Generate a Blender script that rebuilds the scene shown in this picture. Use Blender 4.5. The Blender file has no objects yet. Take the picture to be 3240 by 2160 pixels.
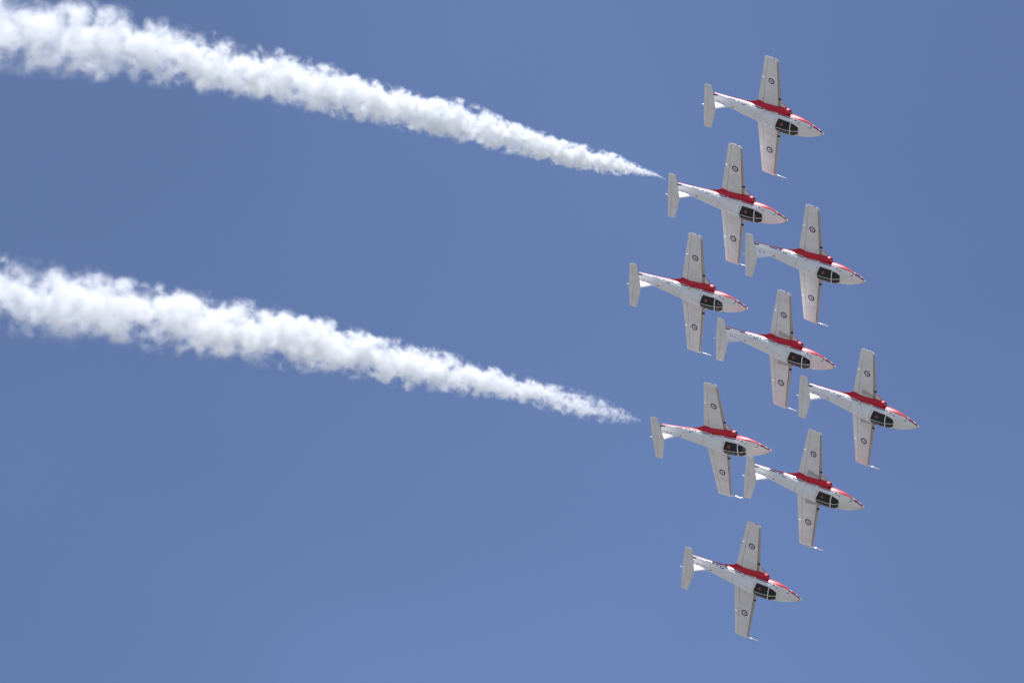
import bpy, bmesh, math, random
from mathutils import Vector, Matrix, noise
random.seed(4)
R = math.radians
scene = bpy.context.scene
col = scene.collection

# ------------------------------------------------------------------ camera
ELEV = R(45.0)
cam_d = bpy.data.cameras.new("camera")
cam_d.lens = 36.0 * 21000.0 / 3240.0
cam_d.sensor_width = 36.0
cam_d.clip_start = 1.0
cam_d.clip_end = 60000.0
cam = bpy.data.objects.new("camera", cam_d)
col.objects.link(cam)
cam.location = (0, 0, 1.7)
cam.rotation_euler = (R(90) + ELEV, 0, 0)
scene.camera = cam
CAM = Matrix.Translation(cam.location) @ cam.rotation_euler.to_matrix().to_4x4()

# poses of the nine aircraft seen from the camera: rotation rows, nose position (right, up, towards the camera)
POSES = [
 ([[0.87273,-0.00342,-0.48819],[-0.31292,0.76363,-0.56476],[0.37473,0.64564,0.66537]],[23.437,15.593,-499.318]),
 ([[0.8854,0.00079,-0.46483],[-0.28092,0.79763,-0.53373],[0.37034,0.60315,0.70644]],[20.905,9.177,-503.889]),
 ([[0.87823,-0.01443,-0.47802],[-0.29101,0.77707,-0.5581],[0.37951,0.62925,0.67825]],[26.624,4.522,-500.267]),
 ([[0.88858,-0.00631,-0.45868],[-0.26846,0.80365,-0.53112],[0.37197,0.59507,0.71241]],[18.054,2.502,-508.477]),
 ([[0.88154,0.00592,-0.47208],[-0.2946,0.78826,-0.54024],[0.36892,0.61531,0.69662]],[24.596,-1.928,-504.916]),
 ([[0.87146,0.00639,-0.49042],[-0.31145,0.77964,-0.54328],[0.37888,0.62619,0.68142]],[30.657,-6.42,-500.425]),
 ([[0.8916,-0.12248,-0.43594],[-0.18305,0.78307,-0.59439],[0.41417,0.60976,0.67576]],[19.898,-8.399,-510.033]),
 ([[0.87921,0.03759,-0.47496],[-0.31085,0.80074,-0.51205],[0.36107,0.59783,0.7157]],[26.759,-12.615,-505.022]),
 ([[0.88866,0.06626,-0.45376],[-0.31872,0.80068,-0.50728],[0.32971,0.59542,0.73265]],[22.193,-19.796,-509.958])]

# ------------------------------------------------------------------ sun and sky
sun_dir = (CAM.to_3x3() @ Vector((0.06, 0.90, -0.43))).normalized()   # high in the sky, 67 degrees up
sun_el = math.asin(sun_dir.z)
sun_az = math.atan2(sun_dir.x, sun_dir.y)
sl = bpy.data.lights.new("sun", 'SUN')
sl.energy = 4.4
sl.angle = R(0.53)
sl.color = (1.0, 0.965, 0.92)
sun = bpy.data.objects.new("sun", sl)
col.objects.link(sun)
sun.rotation_euler = sun_dir.to_track_quat('Z', 'Y').to_euler()
HAZE_VIGNETTE = (-4.717, 3.358, -0.672)
world = bpy.data.worlds.new("World")
scene.world = world
world.use_nodes = True
wn, wl = world.node_tree.nodes, world.node_tree.links
wn.clear()
sky = wn.new('ShaderNodeTexSky')
sky.sky_type = 'NISHITA'
sky.sun_disc = False
sky.sun_elevation = sun_el
sky.sun_rotation = sun_az
sky.altitude = 300
sky.air_density = 1.0
sky.dust_density = 0.5
sky.ozone_density = 3.3
bg = wn.new('ShaderNodeBackground')
bg.inputs[1].default_value = 0.112
wo = wn.new('ShaderNodeOutputWorld')
# faint haze noise in the sky colour, placed so its dark side imitates vignetting
wtc = wn.new('ShaderNodeTexCoord'); wmp = wn.new('ShaderNodeMapping'); wmp.inputs['Location'].default_value = HAZE_VIGNETTE
wnz = wn.new('ShaderNodeTexNoise'); wnz.inputs['Scale'].default_value = 7.5; wnz.inputs['Detail'].default_value = 3; wnz.inputs['Roughness'].default_value = 0.4
wmr = wn.new('ShaderNodeMapRange'); wmr.inputs[1].default_value = 0.3; wmr.inputs[2].default_value = 0.7; wmr.inputs[3].default_value = 0.84; wmr.inputs[4].default_value = 1.08
wvm = wn.new('ShaderNodeVectorMath'); wvm.operation = 'SCALE'
wl.new(wtc.outputs['Generated'], wmp.inputs[0]); wl.new(wmp.outputs[0], wnz.inputs[0]); wl.new(wnz.outputs[0], wmr.inputs[0])
wtn = wn.new('ShaderNodeVectorMath'); wtn.operation = 'MULTIPLY'; wtn.inputs[1].default_value = (1.07, 0.985, 1.04)
wl.new(sky.outputs[0], wtn.inputs[0]); wl.new(wtn.outputs[0], wvm.inputs[0]); wl.new(wmr.outputs[0], wvm.inputs['Scale'])
wl.new(wvm.outputs[0], bg.inputs[0])
wl.new(bg.outputs[0], wo.inputs[0])
scene.view_settings.view_transform = 'Standard'
scene.view_settings.look = 'None'
scene.view_settings.gamma = 1.0
scene.view_settings.exposure = 0.5
scene.cycles.volume_bounces = 24
scene.cycles.max_bounces = 28
scene.cycles.transparent_max_bounces = 16

# ------------------------------------------------------------------ helpers
def tag(o, label=None, cat=None, group=None, kind=None):
    if label: o['label'] = label
    if cat: o['category'] = cat
    if group: o['group'] = group
    if kind: o['kind'] = kind

def mesh_obj(name, verts, faces, mats, parent=None, fmats=None, smooth=True):
    me = bpy.data.meshes.new(name)
    me.from_pydata([tuple(v) for v in verts], [], faces)
    for m in (mats if isinstance(mats, (list, tuple)) else [mats]):
        me.materials.append(m)
    if fmats: me.polygons.foreach_set('material_index', fmats)
    if smooth: me.polygons.foreach_set('use_smooth', [True] * len(me.polygons))
    me.validate()
    me.update()
    o = bpy.data.objects.new(name, me)
    col.objects.link(o)
    if parent: o.parent = parent
    return o

def fix_normals(o):
    bm = bmesh.new(); bm.from_mesh(o.data)
    bmesh.ops.recalc_face_normals(bm, faces=bm.faces)
    bm.to_mesh(o.data); bm.free()
    return o

def sharp(o, deg=35):
    bm = bmesh.new(); bm.from_mesh(o.data)
    for e in bm.edges:
        if len(e.link_faces) == 2 and e.calc_face_angle(0) > R(deg): e.smooth = False
    bm.to_mesh(o.data); bm.free()
    return o

def mat(name, color, rough=0.4, metal=0.0, coat=0.0, dirt=0.0, dscale=2.0, spec=0.5):
    m = bpy.data.materials.new(name)
    m.use_nodes = True
    n, l = m.node_tree.nodes, m.node_tree.links
    b = n['Principled BSDF']
    b.inputs['Base Color'].default_value = (*color, 1)
    b.inputs['Roughness'].default_value = rough
    b.inputs['Metallic'].default_value = metal
    b.inputs['Coat Weight'].default_value = coat
    b.inputs['Coat Roughness'].default_value = 0.08
    b.inputs['Specular IOR Level'].default_value = spec
    if dirt:
        add_dirt(m, b, None, color, dirt, dscale)
    return m

def add_dirt(m, b, src, color, amount, dscale):
    n, l = m.node_tree.nodes, m.node_tree.links
    tc = n.new('ShaderNodeTexCoord')
    mp = n.new('ShaderNodeMapping'); mp.inputs['Scale'].default_value = (dscale * 0.45, dscale, dscale)
    nz = n.new('ShaderNodeTexNoise'); nz.inputs['Scale'].default_value = 1.0
    nz.inputs['Detail'].default_value = 7; nz.inputs['Roughness'].default_value = 0.65
    mr = n.new('ShaderNodeMapRange')
    mr.inputs[1].default_value = 0.35; mr.inputs[2].default_value = 0.75
    mr.inputs[3].default_value = 1.0; mr.inputs[4].default_value = 1.0 - amount
    mx = n.new('ShaderNodeVectorMath'); mx.operation = 'SCALE'
    oi = n.new('ShaderNodeObjectInfo'); rv = n.new('ShaderNodeVectorMath'); rv.operation = 'SCALE'; rv.inputs[0].default_value = (37.0, 19.0, 53.0)
    av = n.new('ShaderNodeVectorMath'); av.operation = 'ADD'      # every copy gets its own wear
    l.new(oi.outputs['Random'], rv.inputs['Scale']); l.new(tc.outputs['Object'], av.inputs[0]); l.new(rv.outputs[0], av.inputs[1])
    l.new(av.outputs[0], mp.inputs[0]); l.new(mp.outputs[0], nz.inputs[0])
    l.new(nz.outputs[0], mr.inputs[0])
    if src is None: mx.inputs[0].default_value = color
    else: l.new(src, mx.inputs[0])
    l.new(mr.outputs[0], mx.inputs['Scale'])
    l.new(mx.outputs[0], b.inputs['Base Color'])

WHITE = (0.81, 0.81, 0.80)
RED = (0.60, 0.010, 0.035)
BLUE = (0.012, 0.035, 0.16)
M_white = mat('white_paint', WHITE, 0.4, coat=0.08, spec=.35, dirt=0.16, dscale=1.6)
M_wing = mat('wing_paint', (0.80, 0.795, 0.785), 0.38, coat=0.1, dirt=0.2, dscale=1.3)
M_dorsal = mat('dorsal_paint', (0.80, 0.81, 0.82), 0.3, coat=0.3, dirt=0.08)
M_red = mat('red_paint', RED, 0.38, coat=0.06, dirt=0.15, spec=.35)
M_decalred = mat('marking_red', (0.5, 0.012, 0.012), 0.5, spec=.2)
M_blue = mat('marking_blue', (0.022, 0.042, 0.12), 0.5, spec=.2)
M_black = mat('black_trim', (0.012, 0.012, 0.014), 0.5)
M_edge = mat('leading_edge_tan', (0.50, 0.47, 0.42), 0.45, metal=0.25, dirt=0.25, dscale=5)  # tan-grey band along the front of the wing
M_edgeline = mat('edge_line_dark', (0.13, 0.13, 0.125), 0.6)  # narrow dark line bordering the tan band
M_walk = mat('walkway_grey', (0.50, 0.49, 0.48), 0.75, dirt=0.15, dscale=4)
M_gap = mat('hinge_gap', (0.10, 0.10, 0.10), 0.8)
M_metal = mat('bare_metal', (0.62, 0.61, 0.58), 0.3, metal=0.9)
M_exhaust = mat('exhaust_metal', (0.20, 0.18, 0.16), 0.5, metal=0.8)
M_cockpit = mat('cockpit_lining', (0.011, 0.013, 0.02), 0.7)
M_seat = mat('seat_fabric', (0.02, 0.02, 0.025), 0.8)
M_suit = mat('flight_suit', (0.30, 0.02, 0.02), 0.8)
M_helmet = mat('helmet_red', (0.20, 0.02, 0.02), 0.2, coat=0.7)
M_visor = mat('visor', (0.01, 0.01, 0.012), 0.1)
M_skin = mat('skin', (0.45, 0.25, 0.18), 0.6)
M_brass = mat('nose_ring_brass', (0.62, 0.42, 0.15), 0.35, metal=0.6)
M_nose = mat('nose_cap_white', (0.78, 0.77, 0.72), 0.3)
M_lens = mat('lamp_lens', (0.80, 0.80, 0.78), 0.15)
M_navred = mat('nav_lens_red', (0.45, 0.02, 0.02), 0.15)

def glass_mat():
    m = bpy.data.materials.new('canopy_glass'); m.use_nodes = True
    n, l = m.node_tree.nodes, m.node_tree.links
    n.clear()
    o = n.new('ShaderNodeOutputMaterial'); t = n.new('ShaderNodeBsdfTransparent')
    g = n.new('ShaderNodeBsdfGlossy'); f = n.new('ShaderNodeFresnel'); x = n.new('ShaderNodeMixShader')
    t.inputs[0].default_value = (0.19, 0.24, 0.34, 1); g.inputs['Roughness'].default_value = 0.06
    f.inputs[0].default_value = 1.65
    l.new(f.outputs[0], x.inputs[0]); l.new(t.outputs[0], x.inputs[1]); l.new(g.outputs[0], x.inputs[2])
    l.new(x.outputs[0], o.inputs[0])
    return m
M_glass = glass_mat()

def interp(x, xs, ys):
    if x <= xs[0]: return ys[0]
    for i in range(1, len(xs)):
        if x <= xs[i]:
            x0, x1 = xs[i-1], xs[i]
            # monotone cubic hermite
            def slope(k):
                if k == 0 or k == len(xs)-1: 
                    j = min(k, len(xs)-2); return (ys[j+1]-ys[j])/(xs[j+1]-xs[j])
                a = (ys[k]-ys[k-1])/(xs[k]-xs[k-1]); b = (ys[k+1]-ys[k])/(xs[k+1]-xs[k])
                return 0.0 if a*b <= 0 else 2*a*b/(a+b)
            h = x1-x0; t = (x-x0)/h; m0, m1 = slope(i-1), slope(i)
            return ((2*t**3-3*t*t+1)*ys[i-1]+(t**3-2*t*t+t)*h*m0+(-2*t**3+3*t*t)*ys[i]+(t**3-t*t)*h*m1)
    return ys[-1]

# ------------------------------------------------------------------ fuselage profile (x runs aft as a positive number s)
FS = [0, .04, .12, .3, .8, 1.3, 1.8, 2.1, 2.37, 3, 3.6, 4.3, 5, 6, 7, 8, 9.3]
FA = [.035, .085, .155, .28, .49, .65, .75, .775, .785, .75, .72, .69, .64, .575, .50, .42, .35]
FT = [.03, .07, .12, .20, .38, .53, .64, .80, .92, 1.0, 1.0, .93, .82, .65, .48, .32, .15]
FB = [-.045, -.07, -.09, -.12, -.22, -.33, -.45, -.54, -.60, -.65, -.65, -.64, -.61, -.56, -.48, -.39, -.31]
def prof(s):
    a, t, b = interp(s, FS, FA), interp(s, FS, FT), interp(s, FS, FB)
    return a, (t+b)/2, (t-b)/2
def fpt(s, th, off=0.0):
    a, zc, h = prof(s)
    p = Vector((-s, a*math.cos(th), zc+h*math.sin(th)))
    if off:
        p = p + fnorm(s, th)*off
    return p
def fnorm(s, th):
    e = 1e-3
    s = max(s, 0.01)
    u = fpt(s+e, th)-fpt(s-e, th); v = fpt(s, th+e)-fpt(s, th-e)
    n = u.cross(v).normalized()
    a, zc, h = prof(s)
    c = Vector((0, math.cos(th), math.sin(th)))
    return n if n.dot(c) > 0 else -n
def th_top(s, y):
    a, zc, h = prof(s); return math.acos(max(-1, min(1, y/a)))
def th_side(s, z, sg=1):
    a, zc, h = prof(s); t = math.asin(max(-1, min(1, (z-zc)/h)))
    return t if sg > 0 else math.pi-t

def tri_clip(poly, step):
    """fine grid clipped to a convex polygon in 2-D -> verts, faces"""
    xs = [p[0] for p in poly]; ys = [p[1] for p in poly]
    bm = bmesh.new()
    nx = max(1, int(math.ceil((max(xs)-min(xs))/step))); ny = max(1, int(math.ceil((max(ys)-min(ys))/step)))
    g = [[bm.verts.new((min(xs)+(max(xs)-min(xs))*i/nx, min(ys)+(max(ys)-min(ys))*j/ny, 0)) for j in range(ny+1)] for i in range(nx+1)]
    for i in range(nx):
        for j in range(ny):
            bm.faces.new((g[i][j], g[i+1][j], g[i+1][j+1], g[i][j+1]))
    c = Vector((sum(xs)/len(xs), sum(ys)/len(ys), 0))
    for i in range(len(poly)):
        p = Vector((*poly[i], 0)); q = Vector((*poly[(i+1) % len(poly)], 0))
        d = q-p
        if d.length < 1e-7: continue
        nrm = Vector((d.y, -d.x, 0)).normalized()
        if (c-p).dot(nrm) > 0: nrm = -nrm
        bmesh.ops.bisect_plane(bm, geom=bm.verts[:]+bm.edges[:]+bm.faces[:], plane_co=p, plane_no=nrm, clear_outer=True, dist=1e-6)
    bm.verts.index_update()
    v = [vv.co.xy.copy() for vv in bm.verts]; f = [[vv.index for vv in ff.verts] for ff in bm.faces]
    bm.free()
    return v, f

def circle(cx, cy, r, n=28, sx=1.0):
    return [(cx+r*sx*math.cos(2*math.pi*i/n), cy+r*math.sin(2*math.pi*i/n)) for i in range(n)]

LEAF = [(0,1),(.13,.70),(.28,.78),(.24,.42),(.42,.60),(.48,.48),(.72,.50),(.62,.28),(.72,.20),(.40,-.06),(.46,-.22),(.05,-.15),(.05,-.60)]
LEAF = LEAF + [(-x, y) for x, y in reversed(LEAF[1:])]

class Build:
    def __init__(s): s.v, s.f, s.m = [], [], []
    def add(s, v, f, m=0):
        o = len(s.v); s.v += list(v); s.f += [[i+o for i in q] for q in f]; s.m += [m]*len(f)
    def obj(s, name, mats, parent=None, smooth=True, fix=True):
        o = mesh_obj(name, s.v, s.f, mats, parent, s.m, smooth)
        return fix_normals(o) if fix else o

def decal(b, poly, fn, m=0, step=0.06):
    v, f = tri_clip(poly, step)
    b.add([fn(x, y) for x, y in v], f, m)

def ngon(b, pts, fn, m=0):
    bm = bmesh.new()
    vs = [bm.verts.new((x, y, 0)) for x, y in pts]
    f = bm.faces.new(vs); bmesh.ops.triangulate(bm, faces=[f])
    bm.verts.index_update()
    b.add([fn(v.co.x, v.co.y) for v in bm.verts], [[v.index for v in ff.verts] for ff in bm.faces], m)
    bm.free()

def ribbon(b, pts, nrm, w, th, m=0, n_sub=8):
    """raised strip with thickness along 3-D points; nrm: normals"""
    P, N = [], []
    for i in range(len(pts)-1):
        for k in range(n_sub):
            t = k/n_sub; P.append(pts[i].lerp(pts[i+1], t)); N.append(nrm[i].lerp(nrm[i+1], t).normalized())
    P.append(pts[-1]); N.append(nrm[-1])
    vs = []
    for i, p in enumerate(P):
        t = (P[min(i+1, len(P)-1)]-P[max(i-1, 0)]).normalized(); sd = N[i].cross(t).normalized()
        for a, c in ((-.5, -0.012), (-.5, th), (.5, th), (.5, -0.012)):
            vs.append(p+sd*w*a+N[i]*c)
    fs = []
    for i in range(len(P)-1):
        for k in range(4):
            fs.append((i*4+k, i*4+(k+1) % 4, i*4+4+(k+1) % 4, i*4+4+k))
    fs += [(0, 1, 2, 3), tuple(len(vs)-4+k for k in (3, 2, 1, 0))]
    b.add(vs, fs, m)

def fus_ribbon(b, sths, w, th, m=0, sub=6):
    dense = []
    for i in range(len(sths)-1):
        for k in range(sub):
            t = k/sub; dense.append((sths[i][0]*(1-t)+sths[i+1][0]*t, sths[i][1]*(1-t)+sths[i+1][1]*t))
    dense.append(sths[-1])
    ribbon(b, [fpt(*q) for q in dense], [fnorm(*q) for q in dense], w, th, m, 1)

# ------------------------------------------------------------------ fuselage material: white upper sides, red belly, broken blue line
def fuselage_mat():
    m = bpy.data.materials.new('fuselage_paint'); m.use_nodes = True
    n, l = m.node_tree.nodes, m.node_tree.links
    b = n['Principled BSDF']; b.inputs['Roughness'].default_value = 0.42; b.inputs['Specular IOR Level'].default_value = 0.3
    b.inputs['Coat Weight'].default_value = 0.04; b.inputs['Coat Roughness'].default_value = 0.08
    tc = n.new('ShaderNodeTexCoord'); sp = n.new('ShaderNodeSeparateXYZ'); l.new(tc.outputs['Object'], sp.inputs[0])
    s = n.new('ShaderNodeMath'); s.operation = 'MULTIPLY'; s.inputs[1].default_value = -0.1; l.new(sp.outputs[0], s.inputs[0])
    def curve(pts):
        c = n.new('ShaderNodeFloatCurve'); cu = c.mapping.curves[0]
        pts = [(x/10, (y+0.5)) for x, y in pts]
        cu.points[0].location = pts[0]; cu.points[1].location = pts[-1]
        for p in pts[1:-1]: cu.points.new(*p)
        for p in cu.points: p.handle_type = 'VECTOR'
        c.mapping.update(); l.new(s.outputs[0], c.inputs['Value']); return c.outputs[0]
    def math_(op, a, bb, c=None):
        q = n.new('ShaderNodeMath'); q.operation = op
        for i, v in enumerate((a, bb, c)):
            if v is None: continue
            if isinstance(v, (int, float)): q.inputs[i].default_value = v
            else: l.new(v, q.inputs[i])
        return q.outputs[0]
    z = math_('ADD', sp.outputs[2], 0.5)
    red = curve([(0, .03), (.5, .08), (1.0, .14), (1.6, .23), (2.36, .29), (3.36, .26), (4.2, .18), (5.1, .11), (5.53, .07), (6.66, .03), (7.33, -.01), (8.0, -.07), (8.7, -.06), (9.0, -.04), (10, -.04)])
    isred = math_('LESS_THAN', z, red)
    bl = curve([(0, .3), (2.0, .40), (2.6, .37), (3.74, .31), (4.98, .245), (5.93, .175), (6.97, .105), (8.0, .03), (8.5, .03), (9.3, .06), (10, .06)])
    d = math_('ABSOLUTE', math_('SUBTRACT', z, bl), 0)
    ramp = n.new('ShaderNodeValToRGB'); ramp.color_ramp.interpolation = 'CONSTANT'
    l.new(s.outputs[0], ramp.inputs[0])
    dash = [(0, 0), (2.10, 1), (2.28, 0), (2.42, 1), (3.74, 0), (5.00, 1), (5.95, 0), (6.20, 1), (6.36, 0), (6.97, 1), (7.22, 0), (7.40, 1), (8.06, 0), (8.94, 1), (9.4, 0)]
    el = ramp.color_ramp.elements
    el[0].position = 0; el[0].color = (0, 0, 0, 1); el[1].position = dash[1][0]/10; el[1].color = (1, 1, 1, 1)
    for x, v in dash[2:]:
        e = el.new(x/10); e.color = (v, v, v, 1)
    isb = math_('MULTIPLY', math_('LESS_THAN', d, 0.040), ramp.outputs[0])
    mx = n.new('ShaderNodeMix'); mx.data_type = 'RGBA'; mx.inputs[6].default_value = (*WHITE, 1); mx.inputs[7].default_value = (*RED, 1)
    l.new(isred, mx.inputs[0])
    mb = n.new('ShaderNodeMix'); mb.data_type = 'RGBA'; mb.inputs[7].default_value = (*BLUE, 1)
    l.new(isb, mb.inputs[0]); l.new(mx.outputs[2], mb.inputs[6])
    add_dirt(m, b, mb.outputs[2], None, 0.14, 1.7)
    return m
M_fus = fuselage_mat()

# ------------------------------------------------------------------ the prototype aircraft
root = bpy.data.objects.new('jet_aircraft', None)
root.empty_display_size = 2.0
col.objects.link(root)
ORG = Vector((-4.6, 0, 0))

def part(o):  # direct child of the aircraft
    o.location = -ORG
    return o

# --- fuselage shell with an opening under the glazing
def in_cockpit(s, y):
    ay = abs(y)
    if 2.38 < s <= 3.57: return ay < 0.60
    if 1.83 < s <= 2.38: return ay < 0.335+(s-1.86)/(2.38-1.86)*0.245
    return False
NS, NT = 210, 96
ss = []
for i in range(NS+1):
    t = i/NS
    ss.append(9.3*(t**1.35) if t < .25 else 9.3*((.25**1.35)+(1-.25**1.35)*(t-.25)/.75))
b = Build()
vs = [fpt(s, 2*math.pi*j/NT) for s in ss for j in range(NT)]
fs = []
for i in range(NS):
    for j in range(NT):
        sm = (ss[i]+ss[i+1])/2; th = 2*math.pi*(j+.5)/NT
        if math.sin(th) > 0 and in_cockpit(sm, prof(sm)[0]*math.cos(th)): continue
        fs.append((i*NT+j, i*NT+(j+1) % NT, (i+1)*NT+(j+1) % NT, (i+1)*NT+j))
fs.append(tuple(range(NT)))
b.add(vs, fs)
fus = part(b.obj('fuselage', M_fus, root))

# exhaust nozzle
b = Build()
rings = [(9.28, .345, -.08, .225), (9.40, .31, -.08, .20), (9.42, .28, -.08, .18), (9.25, .24, -.08, .16), (8.9, .2, -.08, .14)]
vs = [Vector((-s, a*math.cos(2*math.pi*j/32), z+h*math.sin(2*math.pi*j/32))) for s, a, z, h in rings for j in range(32)]
fs = [(i*32+j, i*32+(j+1) % 32, (i+1)*32+(j+1) % 32, (i+1)*32+j) for i in range(len(rings)-1) for j in range(32)]
fs.append(tuple(range(4*32, 5*32)))
b.add(vs, fs)
part(b.obj('exhaust_nozzle', M_exhaust, root, fix=False))

# nose cap: brass ring and pale tip
b = Build()
def lathe(b, prof_, axis0, m=0, n=20, mats=None):
    vs = [Vector((axis0.x-x, axis0.y+r*math.cos(2*math.pi*j/n), axis0.z+r*math.sin(2*math.pi*j/n))) for x, r in prof_ for j in range(n)]
    fs = [(i*n+j, i*n+(j+1) % n, (i+1)*n+(j+1) % n, (i+1)*n+j) for i in range(len(prof_)-1) for j in range(n)]
    b.add(vs, fs, m)
    b.add([vs[j] for j in range(n)], [tuple(range(n))], m)
lathe(b, [(-.035, .012), (-.03, .05), (-.01, .072), (.03, .078), (.06, .07)], Vector((0, 0, 0)))
part(b.obj('nose_cap', M_nose, root))
b = Build(); lathe(b, [(.045, .05), (.05, .094), (.10, .128), (.13, .12)], Vector((0, 0, .005)))
part(b.obj('nose_ring', M_brass, root))

# --- fuselage markings (children of the fuselage)
def side(sg, off):
    return lambda s, z: fpt(s, th_side(s, z, sg), off)
def top(off):
    return lambda s, y: fpt(s, th_top(s, y), off)
def text_mesh(txt, size):
    cu = bpy.data.curves.new('lettering', 'FONT'); cu.body = txt; cu.size = size; cu.offset = 0.0012
    o = bpy.data.objects.new('tmp_lettering', cu); col.objects.link(o)
    bpy.context.view_layer.update()
    me = bpy.data.meshes.new_from_object(o.evaluated_get(bpy.context.evaluated_depsgraph_get()))
    v = [q.co.xy.copy() for q in me.vertices]; f = [list(p.vertices) for p in me.polygons]
    bpy.data.objects.remove(o); bpy.data.curves.remove(cu); bpy.data.meshes.remove(me)
    return v, f
for sg in (1, -1):
    b = Build()
    decal(b, circle(6.66, .105, .205), side(sg, .006), 0, .03)
    decal(b, circle(6.66, .105, .160), side(sg, .011), 1, .03)
    ngon(b, [(6.66+x*.085, .115+y*.085) for x, y in LEAF], side(sg, .016), 2)
    b.obj('fuselage_roundel', [M_blue, M_white, M_decalred], fus)
    # black trim from the nose, hook, lamp windows
    b = Build()
    poly = [(.13, .075), (.45, .115), (.75, .125), (1.0, .135), (1.30, .11), (1.62, .10)]
    wid = [.055, .075, .05, .04, .034, .03]
    for i in range(len(poly)-1):
        (s0, z0), (s1, z1) = poly[i], poly[i+1]; w0, w1 = wid[i]/2, wid[i+1]/2
        decal(b, [(s0, z0-w0), (s1, z1-w1), (s1, z1+w1), (s0, z0+w0)], side(sg, .005), 0, .05)
    decal(b, [(.45, .13), (.75, .14), (.80, .20), (.62, .18)], side(sg, .006), 1, .05)
    b.obj('nose_trim', [M_black, mat('trim_blue', (.02, .08, .25), .4) if 'trim_blue' not in bpy.data.materials else bpy.data.materials['trim_blue']], fus)
    b = Build()
    fus_pts = [(.99, th_side(.99, .15, sg)), (.93, th_side(.93, .22, sg)), (.93, th_side(.93, .30, sg)), (.98, th_side(.98, .335, sg)), (1.10, th_side(1.10, .36, sg))]
    fus_ribbon(b, fus_pts, .032, .012)
    if sg > 0: b.obj('nose_scroll', M_black, fus)
    for (sx, sz, L) in ((.86, .015, .13), (.34, .015, .12)):
        b = Build(); decal(b, circle(sx, sz, .035, sx=L/.035), side(sg, .006), 0, .03)
        b.obj('nose_lamp', M_lens, fus)
    # wordmark with a small flag above the last letter, and the faint name line under the windscreen
    b = Build()
    v, f = text_mesh('Canada', .27)
    wmax = max(p.x for p in v)
    for sgn in (1,):
        if sg > 0: fn = lambda x, y: side(1, .005)(3.92+x*.93/wmax*1.0, .29-(x/wmax)*.06+y*.75-.03)
        else: fn = lambda x, y: side(-1, .005)(4.85-x*.93/wmax, .23+(x/wmax)*.06+y*.75-.03)
        b.add([fn(p.x, p.y) for p in v], f, 0)
    b.obj('lettering', M_black, fus)
    fx = 4.76 if sg > 0 else 3.96
    b = Build()
    for x0, x1 in ((-.10, -.05), (.05, .10)):
        decal(b, [(fx+x0, .42), (fx+x1, .42), (fx+x1, .49), (fx+x0, .49)], side(sg, .005), 0)
    ngon(b, [(fx+x*.035, .455+y*.035) for x, y in LEAF], side(sg, .005), 0)
    b.obj('flag_marking', M_decalred, fus)

# small top fittings
for s_, y_, r_, mm in ((4.27, .09, .035, M_black), (4.62, .20, .022, M_gap), (5.42, .29, .028, M_gap)):
    b = Build(); decal(b, circle(s_, y_, r_, 16), top(.024 if s_ < 4.7 else .006), 0, .02); b.obj('vent_hole', mm, fus)
b = Build()
fus_ribbon(b, [(5.52, R(60)), (5.52, R(90)), (5.52, R(120))], .012, .003)
b.obj('panel_seam', M_gap, fus)

# dorsal fairing panel behind the canopy
b = Build()
pl = [(3.70, -.60), (3.70, .60), (4.25, .585), (4.50, .52), (4.66, .40), (4.74, .22), (4.76, 0), (4.74, -.22), (4.66, -.40), (4.50, -.52), (4.25, -.585)]
decal(b, pl, top(.018), 0, .06)
o = part(b.obj('dorsal_fairing', M_dorsal, root))
sd = o.modifiers.new('thick', 'SOLIDIFY'); sd.thickness = .022; sd.offset = -1
dorsal = o
b = Build()
fus_ribbon(b, [(4.02, th_top(4.02, -.05)), (4.22, th_top(4.22, -.12))], .03, .03)
b.obj('blade_aerial', M_dorsal, dorsal)

# --- canopy: frame, panes, interior
b = Build()
def hoop(s0, s1, y0, w, th=.02):
    fus_ribbon(b, [(s0+(s1-s0)*(abs(t)), th_top(s0+(s1-s0)*abs(t), y0*t)) for t in [k/12 for k in range(12, -13, -1)]], w, th, 0, 2)
hoop(3.645, 3.53, .655, .085, .02)
hoop(2.385, 2.45, .675, .07, .03)
fus_ribbon(b, [(3.64, math.pi/2), (2.38, math.pi/2)], .034, .018, 0, 16)
fus_ribbon(b, [(2.38, math.pi/2), (1.80, math.pi/2)], .042, .018, 0, 10)
for q in (1, -1):
    fus_ribbon(b, [(3.56, th_top(3.56, .62*q)), (3.0, th_top(3.0, .63*q)), (2.44, th_top(2.44, .63*q))], .07, .016, 0, 8)
    fus_ribbon(b, [(2.40, th_top(2.40, .61*q)), (2.12, th_top(2.12, .53*q)), (1.88, th_top(1.88, .39*q)), (1.82, th_top(1.82, .33*q))], .075, .016, 0, 6)
fus_ribbon(b, [(1.825, th_top(1.825, .36)), (1.80, th_top(1.80, .2)), (1.79, th_top(1.79, 0)), (1.80, th_top(1.80, -.2)), (1.825, th_top(1.825, -.36))], .06, .014, 0, 4)
canopy = part(b.obj('canopy', M_white, root))
sharp(canopy)
panes = [[(2.45, .02), (3.60, .02), (3.56, .60), (2.47, .61)], [(2.33, .02), (1.82, .02), (1.84, .33), (1.90, .38), (2.12, .51), (2.35, .60)]]
for pl in panes:
    for q in (1, -1):
        b = Build(); decal(b, [(x, y*q) for x, y in pl], top(.003), 0, .06)
        b.obj('window_pane', M_glass, canopy)
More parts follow.
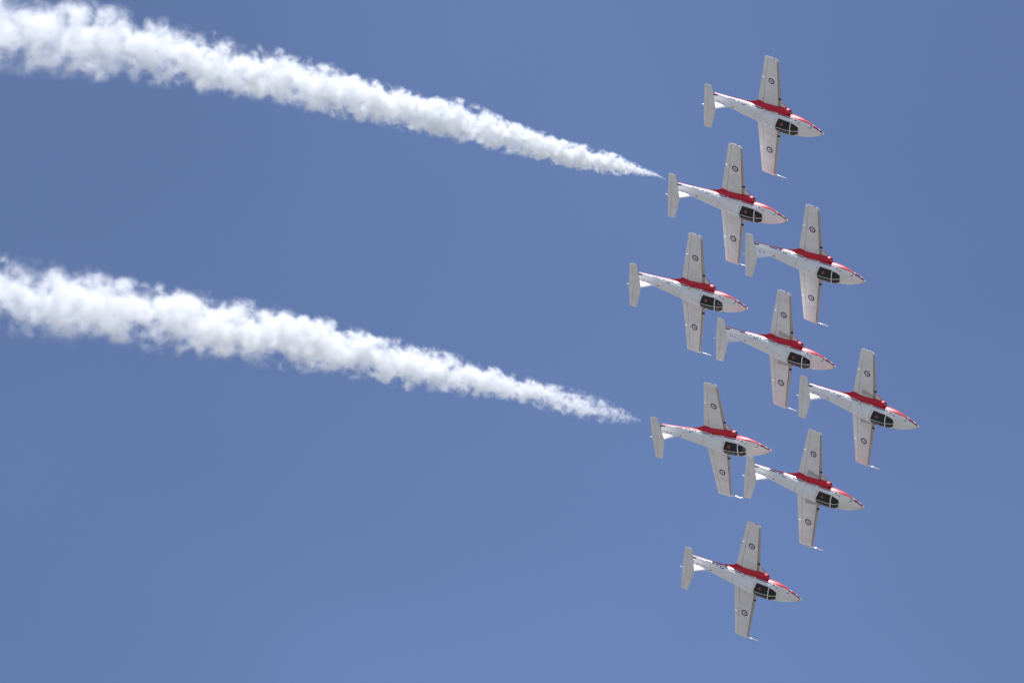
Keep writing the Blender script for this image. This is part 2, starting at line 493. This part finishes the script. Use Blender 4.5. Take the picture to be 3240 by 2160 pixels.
# cockpit tub with coaming
b = Build()
def box(b, c, d, m=0):
    vs = [Vector((c[0]+d[0]*x, c[1]+d[1]*y, c[2]+d[2]*z)) for x in (-.5, .5) for y in (-.5, .5) for z in (-.5, .5)]
    b.add(vs, [(0, 1, 3, 2), (4, 6, 7, 5), (0, 4, 5, 1), (2, 3, 7, 6), (0, 2, 6, 4), (1, 5, 7, 3)], m)
box(b, (-2.75, 0, .05), (1.8, 1.22, .03))
for q in (1, -1): box(b, (-2.75, q*.62, .26), (1.8, .03, .42))
box(b, (-3.66, 0, .40), (.03, 1.10, .74)); box(b, (-1.86, 0, .28), (.03, .9, .46))
box(b, (-2.15, 0, .40), (.42, 1.0, .16)); box(b, (-2.30, 0, .36), (.12, 1.1, .26))
box(b, (-2.9, 0, .20), (.9, .14, .28))
tub = part(b.obj('cockpit', M_cockpit, root, smooth=False))
for q in (1, -1):
    b = Build()
    box(b, (-2.95, q*.33, .22), (.46, .42, .10)); box(b, (-3.24, q*.33, .50), (.10, .42, .62)); box(b, (-3.27, q*.33, .80), (.10, .24, .14))
    o = b.obj('ejection_seat', M_seat, tub, smooth=False)
    bv = o.modifiers.new('bev', 'BEVEL'); bv.width = .02; bv.segments = 2
b = Build(); box(b, (-2.16, .0, .495), (.30, .72, .03))
b.obj('instrument_coaming', M_gap, tub, smooth=False)

# --- wings
def yt(f): return 5*(0.2969*math.sqrt(max(f, 0))-0.1260*f-0.3516*f*f+0.2843*f**3-0.1036*f**4)
def wing_sec(y, tip=True):
    """leading edge, trailing edge (x, z), thickness ratio at span y"""
    t = (y-.87)/(5.48-.87)
    le = (-3.68-.24*t, -.235+.255*t); te = (-5.735+.611*t, -.285+.222*t)
    return le, te, .135-.03*t
def wsurf(y, f, up, sg, k=1.0, off=0):
    le, te, tc = wing_sec(y)
    ch = le[0]-te[0]
    x = le[0]+(te[0]-le[0])*f; z = le[1]+(te[1]-le[1])*f
    return Vector((x, y*sg, z+(1 if up else -.8)*tc*ch*yt(f)*k+off))
def foil(b, ys, f0, f1, sg, m=0, nf=12, k=1.0, cap=True, surf=wsurf, kfun=None, ffun=None, rim=None):
    rows = []
    for y in ys:
        g0, g1 = (f0, f1) if ffun is None else ffun(y, f0, f1)
        kk = k if kfun is None else k*kfun(y)
        fr = [g0+(g1-g0)*(1-math.cos(math.pi*i/nf))/2 for i in range(nf+1)]
        rows.append([surf(y, f, True, sg, kk) for f in fr]+[surf(y, f, False, sg, kk) for f in reversed(fr)])
    n = len(rows[0]); vs = [p for r_ in rows for p in r_]; fs = []
    for i in range(len(rows)-1):
        for j in range(n):
            fs.append((i*n+j, i*n+(j+1) % n, (i+1)*n+(j+1) % n, (i+1)*n+j))
    b.add(vs, fs, m)
    if cap: b.add(rows[0], [tuple(range(n))], m); b.add(rows[-1], [tuple(range(n))], m)
def top_on_wing(sg, off):
    def fn(x, y):
        le, te, tc = wing_sec(y); f = (x-le[0])/(te[0]-le[0])
        return wsurf(y, f, True, sg, 1.0, off)
    return fn
YS = [.45, .87, 1.4, 2.0, 2.7, 3.4, 4.1, 4.8, 5.36]
TIPY = [5.36, 5.42, 5.48, 5.53, 5.565]
def tipk(y): return {5.36: 1, 5.42: .97, 5.48: .86, 5.53: .62, 5.565: .15}[y]
def tipf(y, a, c):
    d = {5.36: 0, 5.42: 0, 5.48: .012, 5.53: .05, 5.565: .14}[y]
    return (a+d, c-d*.6)
wings = {}
for sg in (1, -1):
    b = Build()
    foil(b, YS, .115, .757, sg, 0, 14)
    foil(b, [.9, 3.0, 5.36], .75, .775, sg, 1, 2, .55)
    w = part(sharp(b.obj('wing', [M_wing, M_gap], root)))
    wings[sg] = w
    b = Build(); foil(b, TIPY, 0.0, 1.0, sg, 0, 16, kfun=tipk, ffun=tipf); sharp(b.obj('wing_tip', M_white, w))
    b = Build(); foil(b, YS[1:], 0.0, .092, sg, 0, 8); foil(b, YS[1:], .092, .1145, sg, 1, 2, 1.004)
    b.obj('leading_edge', [M_edge, M_edgeline], w)
    b = Build(); foil(b, [.92, 1.4, 2.0, 2.7, 3.375], .769, .998, sg, 0, 6); sharp(b.obj('flap', M_wing, w))
    b = Build(); foil(b, [3.395, 4.1, 4.8, 5.35], .769, .998, sg, 0, 6); sharp(b.obj('aileron', M_wing, w))
    b = Build(); foil(b, [1.70, 1.78, 1.86], -.0, .11, sg, 0, 8, 1.06)
    for v in b.v: v.x += .012
    b.obj('stall_strip', M_black, w)
    b = Build(); fn = lambda o_: top_on_wing(sg, o_)
    cx, cy = -4.52, 3.285
    decal(b, circle(cx, cy, .27), fn(.005), 0); decal(b, circle(cx, cy, .17), fn(.010), 1)
    ngon(b, [(cx+y*.125-.01, cy+x*.125*sg) for x, y in LEAF], fn(.015), 2)
    b.obj('wing_roundel', [M_blue, M_white, M_decalred], w)
    # hinge fairing dots
    for hx, hy in ((-4.99, 3.42), (-4.93, 4.35)):
        b = Build(); decal(b, circle(hx, hy, .022, 12), fn(.008), 0, .03); b.obj('hinge', M_gap, w)
# leading-edge root extensions and air intakes
for sg in (1, -1):
    def lsurf(y, f, up, s_, k=1.0):
        t = (y-.80)/(1.50-.80)
        lx, tx = -2.86-.83*t, -4.3; z = -.235+.0*t
        ch = lx-tx
        return Vector((lx+(tx-lx)*f, y*s_, z+(1 if up else -.9)*(.085-.03*t)*math.sqrt(max(0, min(1, f*4)))*(1 if f < .6 else (1-f)/.4)*k))
    b = Build(); foil(b, [.70, .85, 1.05, 1.28, 1.49], .05, 1.0, sg, 0, 12, surf=lsurf); foil(b, [.70, .85, 1.05, 1.28, 1.50], 0, .055, sg, 1, 4, surf=lsurf)
    b.obj('wing_root_extension', [M_wing, M_red], wings[sg])
    def rsurf(y, f, up, s_, k=1.0):      # fairing that sweeps back from the trailing edge into the fuselage side
        tx = -interp(y, [.30, .46, .55, .64, .74, .84, .94], [6.9, 6.75, 6.45, 6.18, 5.98, 5.84, 5.74])
        lx = -5.0; hh = interp(y, [.30, .55, .75, .94], [.24, .17, .10, .05])
        return Vector((lx+(tx-lx)*f, y*s_, -.265+.03*(1-f)+(1 if up else -.8)*hh*math.sqrt(max(0, 1-f))))
    b = Build(); foil(b, [.30, .42, .50, .58, .66, .74, .82, .90, .945], 0.0, 1.0, sg, 0, 12, surf=rsurf)
    b.obj('wing_root_fairing', M_red, wings[sg])
    NAC = [(2.93, .83, -.10, .20, .27), (2.98, .83, -.10, .235, .30), (3.3, .81, -.11, .27, .315), (4.0, .73, -.12, .32, .33), (4.8, .62, -.13, .33, .33), (5.3, .52, -.16, .33, .29), (5.75, .39, -.18, .32, .24), (6.05, .29, -.18, .28, .20), (6.6, .14, -.14, .2, .15)]
    xs_ = [q[0] for q in NAC]
    b = Build(); n = 40; vs, fs = [], []
    rows = [2.93+(6.6-2.93)*i/70 for i in range(71)]; rows.insert(1, 2.95)
    for s_ in rows:
        yc, zc, ry, rz = [interp(s_, xs_, [q[k] for q in NAC]) for k in (1, 2, 3, 4)]
        for j in range(n):
            a = 2*math.pi*j/n
            sl_ = .10*math.sin(a)*(1 if s_ < 3.0 else 0)*0
            vs.append(Vector((-s_-sl_, sg*(yc+ry*math.cos(a)), zc+rz*math.sin(a))))
    for i in range(len(rows)-1):
        for j in range(n): fs.append((i*n+j, i*n+(j+1) % n, (i+1)*n+(j+1) % n, (i+1)*n+j))
    b.add(vs, fs, 0)
    o = part(b.obj('air_intake', M_red, root))
    b = Build(); vs = []
    for s_, k in ((2.93, .97), (3.02, .86), (3.10, .80)):
        for j in range(n):
            a = 2*math.pi*j/n; vs.append(Vector((-s_, sg*(.83+.20*k*math.cos(a)), -.10+.27*k*math.sin(a))))
    b.add(vs, [(i*n+j, i*n+(j+1) % n, (i+1)*n+(j+1) % n, (i+1)*n+j) for i in range(2) for j in range(n)]+[tuple(range(2*n, 3*n))], 0)
    b.obj('intake_mouth', M_black, o)
# pitot boom on the right wing tip
def tube(b, pts, rads, m=0, n=10):
    vs, fs = [], []
    for i, p in enumerate(pts):
        t = (pts[min(i+1, len(pts)-1)]-pts[max(i-1, 0)]).normalized(); u = t.orthogonal().normalized(); v = t.cross(u)
        for j in range(n):
            a = 2*math.pi*j/n; vs.append(p+(u*math.cos(a)+v*math.sin(a))*rads[i])
    for i in range(len(pts)-1):
        for j in range(n): fs.append((i*n+j, i*n+(j+1) % n, (i+1)*n+(j+1) % n, (i+1)*n+j))
    fs += [tuple(range(n)), tuple(range((len(pts)-1)*n, len(pts)*n))]
    b.add(vs, fs, m)
b = Build(); tube(b, [Vector((-4.1, -5.46, -.01)), Vector((-3.6, -5.49, -.035)), Vector((-3.1, -5.53, -.07)), Vector((-2.97, -5.537, -.077))], [.034, .033, .030, .014])
b.obj('pitot_boom', M_metal, wings[-1])
for sg in (1, -1):
    b = Build(); tube(b, [Vector((-4.25, sg*5.54, .0)), Vector((-4.42, sg*5.54, -.005))], [.028, .028])
    b.obj('navigation_lamp', M_navred if sg > 0 else M_lens, wings[sg])
# walkway panels, given only to the aircraft that show them
walks = {}
for sg in (1, -1):
    b = Build(); fn = top_on_wing(sg, .006)
    decal(b, [(-3.93, 1.15), (-4.95, 1.15), (-4.90, 1.62), (-3.96, 1.42)], fn, 0, .06)
    walks[sg] = b.obj('walkway', M_walk, wings[sg])

# --- fin, rudder, tailplane
def fsurf(z, f, up, sg, k=1.0):
    t = (z-.30)/(1.22-.30)
    le, te = -7.36-1.16*t, -9.26-.28*t
    ch = le-te
    return Vector((le+(te-le)*f, (1 if up else -1)*(.105-.02*t)*ch*yt(f)*k, z))
ZS = [.12, .3, .45, .6, .8, 1.0, 1.2]
b = Build(); foil(b, ZS, 0, .70, 1, 0, 14, surf=fsurf); fin = part(sharp(b.obj('fin', M_white, root)))
b = Build(); foil(b, [.30, .5, .8, 1.0, 1.17], .712, 1.0, 1, 0, 6, surf=fsurf); sharp(b.obj('rudder', M_white, fin))
b = Build(); tube(b, [Vector((-7.34, 0, .40)), Vector((-7.45, 0, .415)), Vector((-7.6, 0, .44))], [.01, .028, .03]); b.obj('fin_fillet', M_gap, fin)
def fin_fn(sg, off):
    def fn(x, z):
        t = (z-.30)/(1.22-.30); le, te = -7.36-1.16*t, -9.26-.28*t; f = (x-le)/(te-le)
        p = fsurf(z, f, sg > 0, 1); p.y += sg*off; return p
    return fn
for sg in (1, -1):
    b = Build(); fn = fin_fn(sg, .005); mir_ = 1
    for x0, x1 in ((-8.73, -8.66), (-8.36, -8.29)):
        decal(b, [(x0, .36), (x1, .36), (x1, .53), (x0, .53)], fn, 0, .1)
    ngon(b, [(-8.51+x*.06, .45+y*.06) for x, y in LEAF], fn, 0)
    b.obj('flag_marking', M_decalred, fin)
def ssurf(y, f, up, sg, k=1.0):
    t = y/2.03
    le, te = -8.50-.42*t, -9.54+.03*t; ch = le-te
    return Vector((le+(te-le)*f, y*sg, 1.245-.065*t+(1 if up else -1)*.085*ch*yt(f)*k))
SY = [0, .3, .8, 1.3, 1.75, 1.93]
b = Build()
for sg in (1, -1):
    foil(b, SY, 0, .63, sg, 0, 14, surf=ssurf, cap=False); foil(b, [.06, 1.0, 1.93], .62, .65, sg, 1, 2, .5, surf=ssurf)
tp = part(sharp(b.obj('tailplane', [M_wing, M_gap], root)))
def stk(y): return {1.93: 1, 1.98: .9, 2.02: .6, 2.04: .15}[round(y, 2)]
def stf(y, a, c):
    d = {1.93: 0, 1.98: .0, 2.02: .03, 2.04: .1}[round(y, 2)]; return (a+d, c-d)
for sg in (1, -1):
    b = Build(); foil(b, [.05, .5, 1.0, 1.5, 1.925], .646, 1.0, sg, 0, 6, surf=ssurf); sharp(b.obj('elevator', M_wing, tp))
    b = Build(); foil(b, [1.93, 1.98, 2.02, 2.04], 0, 1.0, sg, 0, 14, surf=ssurf, kfun=stk, ffun=stf); sharp(b.obj('tailplane_tip', M_white, tp))
b = Build(); lathe(b, [(0, .012), (.1, .035), (.3, .055), (.6, .055), (.78, .045), (.86, .045), (.90, .062), (.95, .062), (.98, .02)], Vector((-8.76, 0, 1.245)))
b.obj('tail_bullet', M_white, tp)

# ------------------------------------------------------------------ pilot (seated, one continuous body grown with a skin modifier)
def pilot_mesh():
    J = {'pel': (0, 0, .10, .15), 'wai': (-.02, 0, .25, .135), 'che': (-.05, 0, .43, .165), 'nec': (-.04, 0, .57, .06), 'hea': (-.02, 0, .68, .10), 'top': (-.02, 0, .76, .07)}
    E = [('pel', 'wai'), ('wai', 'che'), ('che', 'nec'), ('nec', 'hea'), ('hea', 'top')]
    for n_, s_ in (('l', 1), ('r', -1)):
        J[n_+'sh'] = (-.04, .19*s_, .50, .07); J[n_+'el'] = (.12, .24*s_, .27, .05); J[n_+'wr'] = (.36, .12*s_, .24, .032); J[n_+'ha'] = (.43, .10*s_, .25, .036)
        J[n_+'hi'] = (.06, .10*s_, .09, .10); J[n_+'kn'] = (.48, .14*s_, .16, .07); J[n_+'an'] = (.80, .12*s_, -.06, .05); J[n_+'to'] = (.95, .12*s_, 0, .04)
        E += [('che', n_+'sh'), (n_+'sh', n_+'el'), (n_+'el', n_+'wr'), (n_+'wr', n_+'ha'), ('pel', n_+'hi'), (n_+'hi', n_+'kn'), (n_+'kn', n_+'an'), (n_+'an', n_+'to')]
        for k_ in range(5):
            nm = n_+'f%d' % k_
            ang = (k_-2)*.014
            J[nm] = (.47+.012*(2-abs(k_-2)) if k_ < 4 else .44, (.10+(.045 if k_ == 4 else 0)*-1)*s_+ang*s_, .235, .010)
            E.append((n_+'ha', nm))
    names = list(J)
    me = bpy.data.meshes.new('person')
    me.from_pydata([J[k][:3] for k in names], [(names.index(a), names.index(c)) for a, c in E], [])
    o = bpy.data.objects.new('tmp_person', me); col.objects.link(o)
    md = o.modifiers.new('skin', 'SKIN')
    sv = me.skin_vertices[0].data
    for i, k in enumerate(names):
        sv[i].radius = (J[k][3], J[k][3]); sv[i].use_root = (k == 'pel')
    o.modifiers.new('sub', 'SUBSURF').levels = 1
    bpy.context.view_layer.update()
    out = bpy.data.meshes.new_from_object(o.evaluated_get(bpy.context.evaluated_depsgraph_get()))
    bpy.data.objects.remove(o)
    out.materials.clear(); out.materials.append(M_suit); out.materials.append(M_skin)
    for p in out.polygons:
        p.use_smooth = True
        c = p.center
        p.material_index = 1 if (c.z > .60 and c.x > .02) or c.x > .40 and c.z > .2 else 0
    return out
person = bpy.data.objects.new('person', pilot_mesh()); col.objects.link(person)
b = Build()
vs, fs = [], []
nu, nv = 14, 20
for i in range(nu+1):
    ph = -math.pi/2*.55+(math.pi/2*1.55)*i/nu
    for j in range(nv):
        a = 2*math.pi*j/nv
        vs.append(Vector((-.03+.155*math.cos(ph)*math.cos(a), .135*math.cos(ph)*math.sin(a), .70+.15*math.sin(ph))))
for i in range(nu):
    for j in range(nv): fs.append((i*nv+j, i*nv+(j+1) % nv, (i+1)*nv+(j+1) % nv, (i+1)*nv+j))
b.add(vs, fs)
helmet = b.obj('helmet', M_helmet, person)
b = Build(); vs = []
for i in range(5):
    for j in range(9):
        a = R(-55+110*j/8); vs.append(Vector((-.03+.165*math.cos(a), .145*math.sin(a), .655+.022*i)))
b.add(vs, [(i*9+j, i*9+j+1, (i+1)*9+j+1, (i+1)*9+j) for i in range(4) for j in range(8)])
visor = b.obj('visor', M_visor, person)
SEAT = Vector((-3.08, .33, .16))

# ------------------------------------------------------------------ copies
def children(o): return [c for c in bpy.data.objects if c.parent == o]
def copy_tree(o, parent=None, skip=()):
    c = o.copy(); col.objects.link(c); c.parent = parent
    for ch in children(o):
        if ch.name.split('.')[0] in skip: continue
        copy_tree(ch, c, skip)
    return c
LABELS = ['topmost white and red jet, alone above the upper smoke trail',
          'white and red jet at the tip of the upper smoke trail',
          'white and red jet whose tail crosses the boom of the upper smoke trail jet',
          'leftmost white and red jet, flying between the two smoke trails without smoke',
          'white and red jet in the centre of the diamond, its boom meeting the rightmost tail',
          'rightmost white and red jet at the right corner of the diamond',
          'white and red jet at the tip of the lower smoke trail',
          'white and red jet whose tail overlaps the nose of the lower smoke trail jet',
          'bottommost white and red jet, alone below all the others']
PLACE = ['topmost jet', 'jet at the tip of the upper smoke trail', 'jet ahead of the upper smoke trail jet',
         'leftmost jet', 'jet in the middle of the diamond', 'rightmost jet of the diamond',
         'jet at the tip of the lower smoke trail', 'jet whose tail overlaps the lower smoke jet', 'bottommost jet']
WALK = {4, 5, 7}
protos = (root, person)
for i, (rot, pos) in enumerate(POSES):
    Mw = CAM @ (Matrix.Translation(pos) @ Matrix(rot).to_4x4())
    # the last pose uses the prototypes themselves
    last = i == len(POSES)-1
    if last:
        r = root; p = person
        for sg in (1, -1): bpy.data.objects.remove(walks[sg])
    else:
        r = copy_tree(root, None, () if i in WALK else ('walkway',)); p = copy_tree(person)
    q = Mw.to_quaternion().normalized()
    r.rotation_mode = 'QUATERNION'; p.rotation_mode = 'QUATERNION'
    r.rotation_quaternion = q; p.rotation_quaternion = q
    r.location = Mw @ ORG; p.location = Mw @ SEAT
    tag(r, LABELS[i], 'jet', 'jets flying in a nine aircraft formation')
    tag(p, 'pilot in red helmet seated in the '+PLACE[i], 'person', 'pilots seated under the jet canopies')

# ------------------------------------------------------------------ smoke trails
def smoke_mat(name, xm, samples, dens, seed, thin):
    """samples: (x, cy, cz, R, q) in the trail's own axes; density falls off round the centre line and is broken up by noise"""
    m = bpy.data.materials.new(name); m.use_nodes = True
    n, l = m.node_tree.nodes, m.node_tree.links; n.clear()
    o = n.new('ShaderNodeOutputMaterial'); v = n.new('ShaderNodeVolumePrincipled')
    v.inputs['Color'].default_value = (0.962, 0.970, 0.968, 1)
    v.inputs['Anisotropy'].default_value = 0.1
    l.new(v.outputs[0], o.inputs['Volume'])
    def M(op, a, b=None, c=None, clamp=False):
        q = n.new('ShaderNodeMath'); q.operation = op; q.use_clamp = clamp
        for i, w in enumerate((a, b, c)):
            if w is None: continue
            if isinstance(w, (int, float)): q.inputs[i].default_value = w
            else: l.new(w, q.inputs[i])
        return q.outputs[0]
    tc = n.new('ShaderNodeTexCoord'); sp = n.new('ShaderNodeSeparateXYZ'); l.new(tc.outputs['Object'], sp.inputs[0])
    xn = M('MULTIPLY', sp.outputs[0], 1.0/xm)
    def curve(k):
        vals = [q[k] for q in samples]; lo, hi = min(vals), max(vals); rg = max(hi-lo, 1e-6)
        c = n.new('ShaderNodeFloatCurve'); cu = c.mapping.curves[0]
        pts = [(q[0]/xm, (q[k]-lo)/rg) for q in samples]
        cu.points[0].location = pts[0]; cu.points[1].location = pts[-1]
        for p in pts[1:-1]: cu.points.new(*p)
        c.mapping.update(); l.new(xn, c.inputs['Value'])
        return M('MULTIPLY_ADD', c.outputs[0], rg, lo)
    cy, cz, Rr, qq = curve(1), curve(2), curve(3), curve(4)
    yy = M('DIVIDE', M('SUBTRACT', sp.outputs[1], cy), Rr); zz = M('DIVIDE', M('SUBTRACT', sp.outputs[2], cz), Rr)
    r = M('SQRT', M('ADD', M('MULTIPLY', yy, yy), M('MULTIPLY', zz, zz)))
    cb = n.new('ShaderNodeCombineXYZ'); l.new(M('ADD', qq, seed), cb.inputs[0]); l.new(yy, cb.inputs[1]); l.new(zz, cb.inputs[2])
    n1 = n.new('ShaderNodeTexNoise'); n1.inputs['Scale'].default_value = 1.8; n1.inputs['Detail'].default_value = 7
    n1.inputs['Roughness'].default_value = 0.53; n1.inputs['Distortion'].default_value = 0.35; l.new(cb.outputs[0], n1.inputs[0])
    # edge field: 1 in the core, falls to 0 where the radius passes the noisy limit
    n0 = n.new('ShaderNodeTexNoise'); n0.inputs['Scale'].default_value = 1.05; n0.inputs['Detail'].default_value = 2
    l.new(cb.outputs[0], n0.inputs[0])
    lim = M('ADD', M('MULTIPLY_ADD', n1.outputs[0], NA, NB), M('MULTIPLY_ADD', n0.outputs[0], 1.85, -.925))
    e = M('SUBTRACT', lim, r)
    d = M('MULTIPLY', e, SH, clamp=True)
    d2 = M('MULTIPLY', M('POWER', d, 1.9), M('MULTIPLY_ADD', r, -3.6, 4.5, clamp=True))
    full = M('MULTIPLY', d2, M('DIVIDE', dens, M('MAXIMUM', Rr, .12)))
    n2 = n.new('ShaderNodeTexNoise'); n2.inputs['Scale'].default_value = 2.4; n2.inputs['Detail'].default_value = 5; n2.inputs['Roughness'].default_value = .62
    cb2 = n.new('ShaderNodeCombineXYZ'); l.new(M('ADD', qq, seed+31.7), cb2.inputs[0]); l.new(zz, cb2.inputs[1]); l.new(yy, cb2.inputs[2]); l.new(cb2.outputs[0], n2.inputs[0])
    full = M('MULTIPLY', full, M('MULTIPLY_ADD', M('MULTIPLY_ADD', n2.outputs[0], 5.0, -2.0, clamp=True), 1.15, .12))
    full = M('MULTIPLY', full, M('MULTIPLY_ADD', xn, -.95, 1.1))
    if thin: full = M('MULTIPLY', full, M('MULTIPLY_ADD', M('MULTIPLY', xn, xm/thin, clamp=True), .985, .015))
    l.new(full, v.inputs['Density'])
    m.cycles.volume_step_rate = 0.035
    return m
NA, NB, SH = 2.8, -.34, 1.2
def trail(name, label, pts, Z0, seed, dens, thin):
    """pts: (x, top, bottom) of the plume as seen, in the photograph's reduced pixels, nose end first"""
    K = 1.3776
    xs_ = [-p[0] for p in pts]; cs = [(p[1]+p[2])/2 for p in pts]; hs = [(p[2]-p[1])/2 for p in pts]
    X0 = (pts[0][0]*K-1620)/21000*Z0
    P = []; x = pts[0][0]; xend = pts[-1][0]; q = 0.0
    while x > xend:
        c, h = interp(-x, xs_, cs), interp(-x, xs_, hs)
        Z = Z0
        for _ in range(4): Z = Z0+.42*(X0-(x*K-1620)/21000*Z)
        P.append((CAM @ Vector(((x*K-1620)/21000*Z, -(c*K-1080)/21000*Z, -Z)), h*K*Z/21000, x))
        x -= max(.8, min(4.0, h*.08))
    org = P[0][0]; ax = (P[-1][0]-org).normalized()
    u = CAM.to_3x3() @ Vector((0, 1, 0)); u = (u-ax*u.dot(ax)).normalized(); w = ax.cross(u)
    rot = Matrix((ax, u, w)).transposed()      # local x along the trail
    inv = rot.transposed()
    L = [(inv @ (p-org), r_) for p, r_, _ in P]
    xm = L[-1][0].x
    data = []; q = 0
    for i, (p, r_) in enumerate(L):
        if i: q += (p.x-L[i-1][0].x)/max(.25, (r_+L[i-1][1])/2)
        data.append((max(0, p.x), p.y, p.z, r_, q))
    pick = [data[int(round(k))] for k in [len(data)*((i/26)**1.5) for i in range(26)]]+[data[-1]]
    NT_ = 40; vs = []
    for i, (x, y, z, r_, q) in enumerate(data):
        for j in range(NT_):
            a = 2*math.pi*j/NT_
            k = 1.27+.03*noise.noise(Vector((q*1.1+seed, math.cos(a)*1.3, math.sin(a)*1.3)))
            vs.append(Vector((x+i*1e-4, y+r_*k*math.cos(a), z+r_*k*math.sin(a))))
    fs = [(i*NT_+j, i*NT_+(j+1) % NT_, (i+1)*NT_+(j+1) % NT_, (i+1)*NT_+j) for i in range(len(data)-1) for j in range(NT_)]
    fs += [tuple(range(NT_)), tuple(range((len(data)-1)*NT_, len(data)*NT_))]
    o = mesh_obj(name, vs, fs, smoke_mat(name+'_volume', xm, pick, dens, seed, thin)); fix_normals(o)
    o.location = org; o.rotation_mode = 'QUATERNION'; o.rotation_quaternion = rot.to_quaternion()
    tag(o, label, 'smoke trail', 'white display smoke trails')
    return o
T1 = [(1538, 415.5, 417.5), (1524, 408, 411.5), (1506, 397, 406), (1480, 385, 405), (1450, 372, 402), (1400, 351, 401), (1300, 323, 383), (1200, 292, 356), (1100, 253, 335), (1000, 219, 310), (900, 204, 291),
      (800, 165, 270), (700, 138, 250), (600, 112, 228), (500, 88, 212), (400, 58, 198), (300, 36, 182), (200, 8, 174), (100, -14, 168), (0, -24, 165), (-150, -48, 150), (-320, -80, 140)]
T2 = [(1472, 962, 970), (1440, 944, 972), (1400, 922, 971), (1350, 902, 964), (1300, 890, 950), (1200, 866, 926), (1100, 835, 913), (1000, 806, 897), (900, 780, 882), (800, 752, 862),
      (700, 724, 848), (600, 704, 834), (500, 682, 818), (400, 664, 806), (300, 644, 790), (200, 622, 788), (100, 612, 774), (0, 592, 758), (-150, 560, 735), (-320, 525, 710)]
trail('smoke_trail', 'upper white smoke trail, widening from a jet tail to the top left corner', T1, 506.5, 3.1, 8.0, 8.0)
trail('smoke_trail', 'lower white smoke trail, widening to the left edge at mid height', T2, 513.0, 41.7, 8.0, 26.0)

# ------------------------------------------------------------------ ground (airfield grass under the display)
g = bpy.data.materials.new('airfield_ground'); g.use_nodes = True
n, l = g.node_tree.nodes, g.node_tree.links
nb = n['Principled BSDF']; nb.inputs['Roughness'].default_value = .95
nz = n.new('ShaderNodeTexNoise'); nz.inputs['Scale'].default_value = .01; nz.inputs['Detail'].default_value = 8
tc = n.new('ShaderNodeTexCoord'); l.new(tc.outputs['Object'], nz.inputs[0])
cr = n.new('ShaderNodeValToRGB'); l.new(nz.outputs[0], cr.inputs[0])
cr.color_ramp.elements[0].position = .35; cr.color_ramp.elements[0].color = (.120, .120, .116, 1)
cr.color_ramp.elements[1].position = .65; cr.color_ramp.elements[1].color = (.205, .200, .190, 1)
l.new(cr.outputs[0], nb.inputs[0])
G = 24000; gn = 24
gv = [(-G+2*G*i/gn, -G+2*G*j/gn, 0) for i in range(gn+1) for j in range(gn+1)]
gf = [(i*(gn+1)+j, (i+1)*(gn+1)+j, (i+1)*(gn+1)+j+1, i*(gn+1)+j+1) for i in range(gn) for j in range(gn)]
gr = mesh_obj('ground', gv, gf, g)
tag(gr, kind='structure')
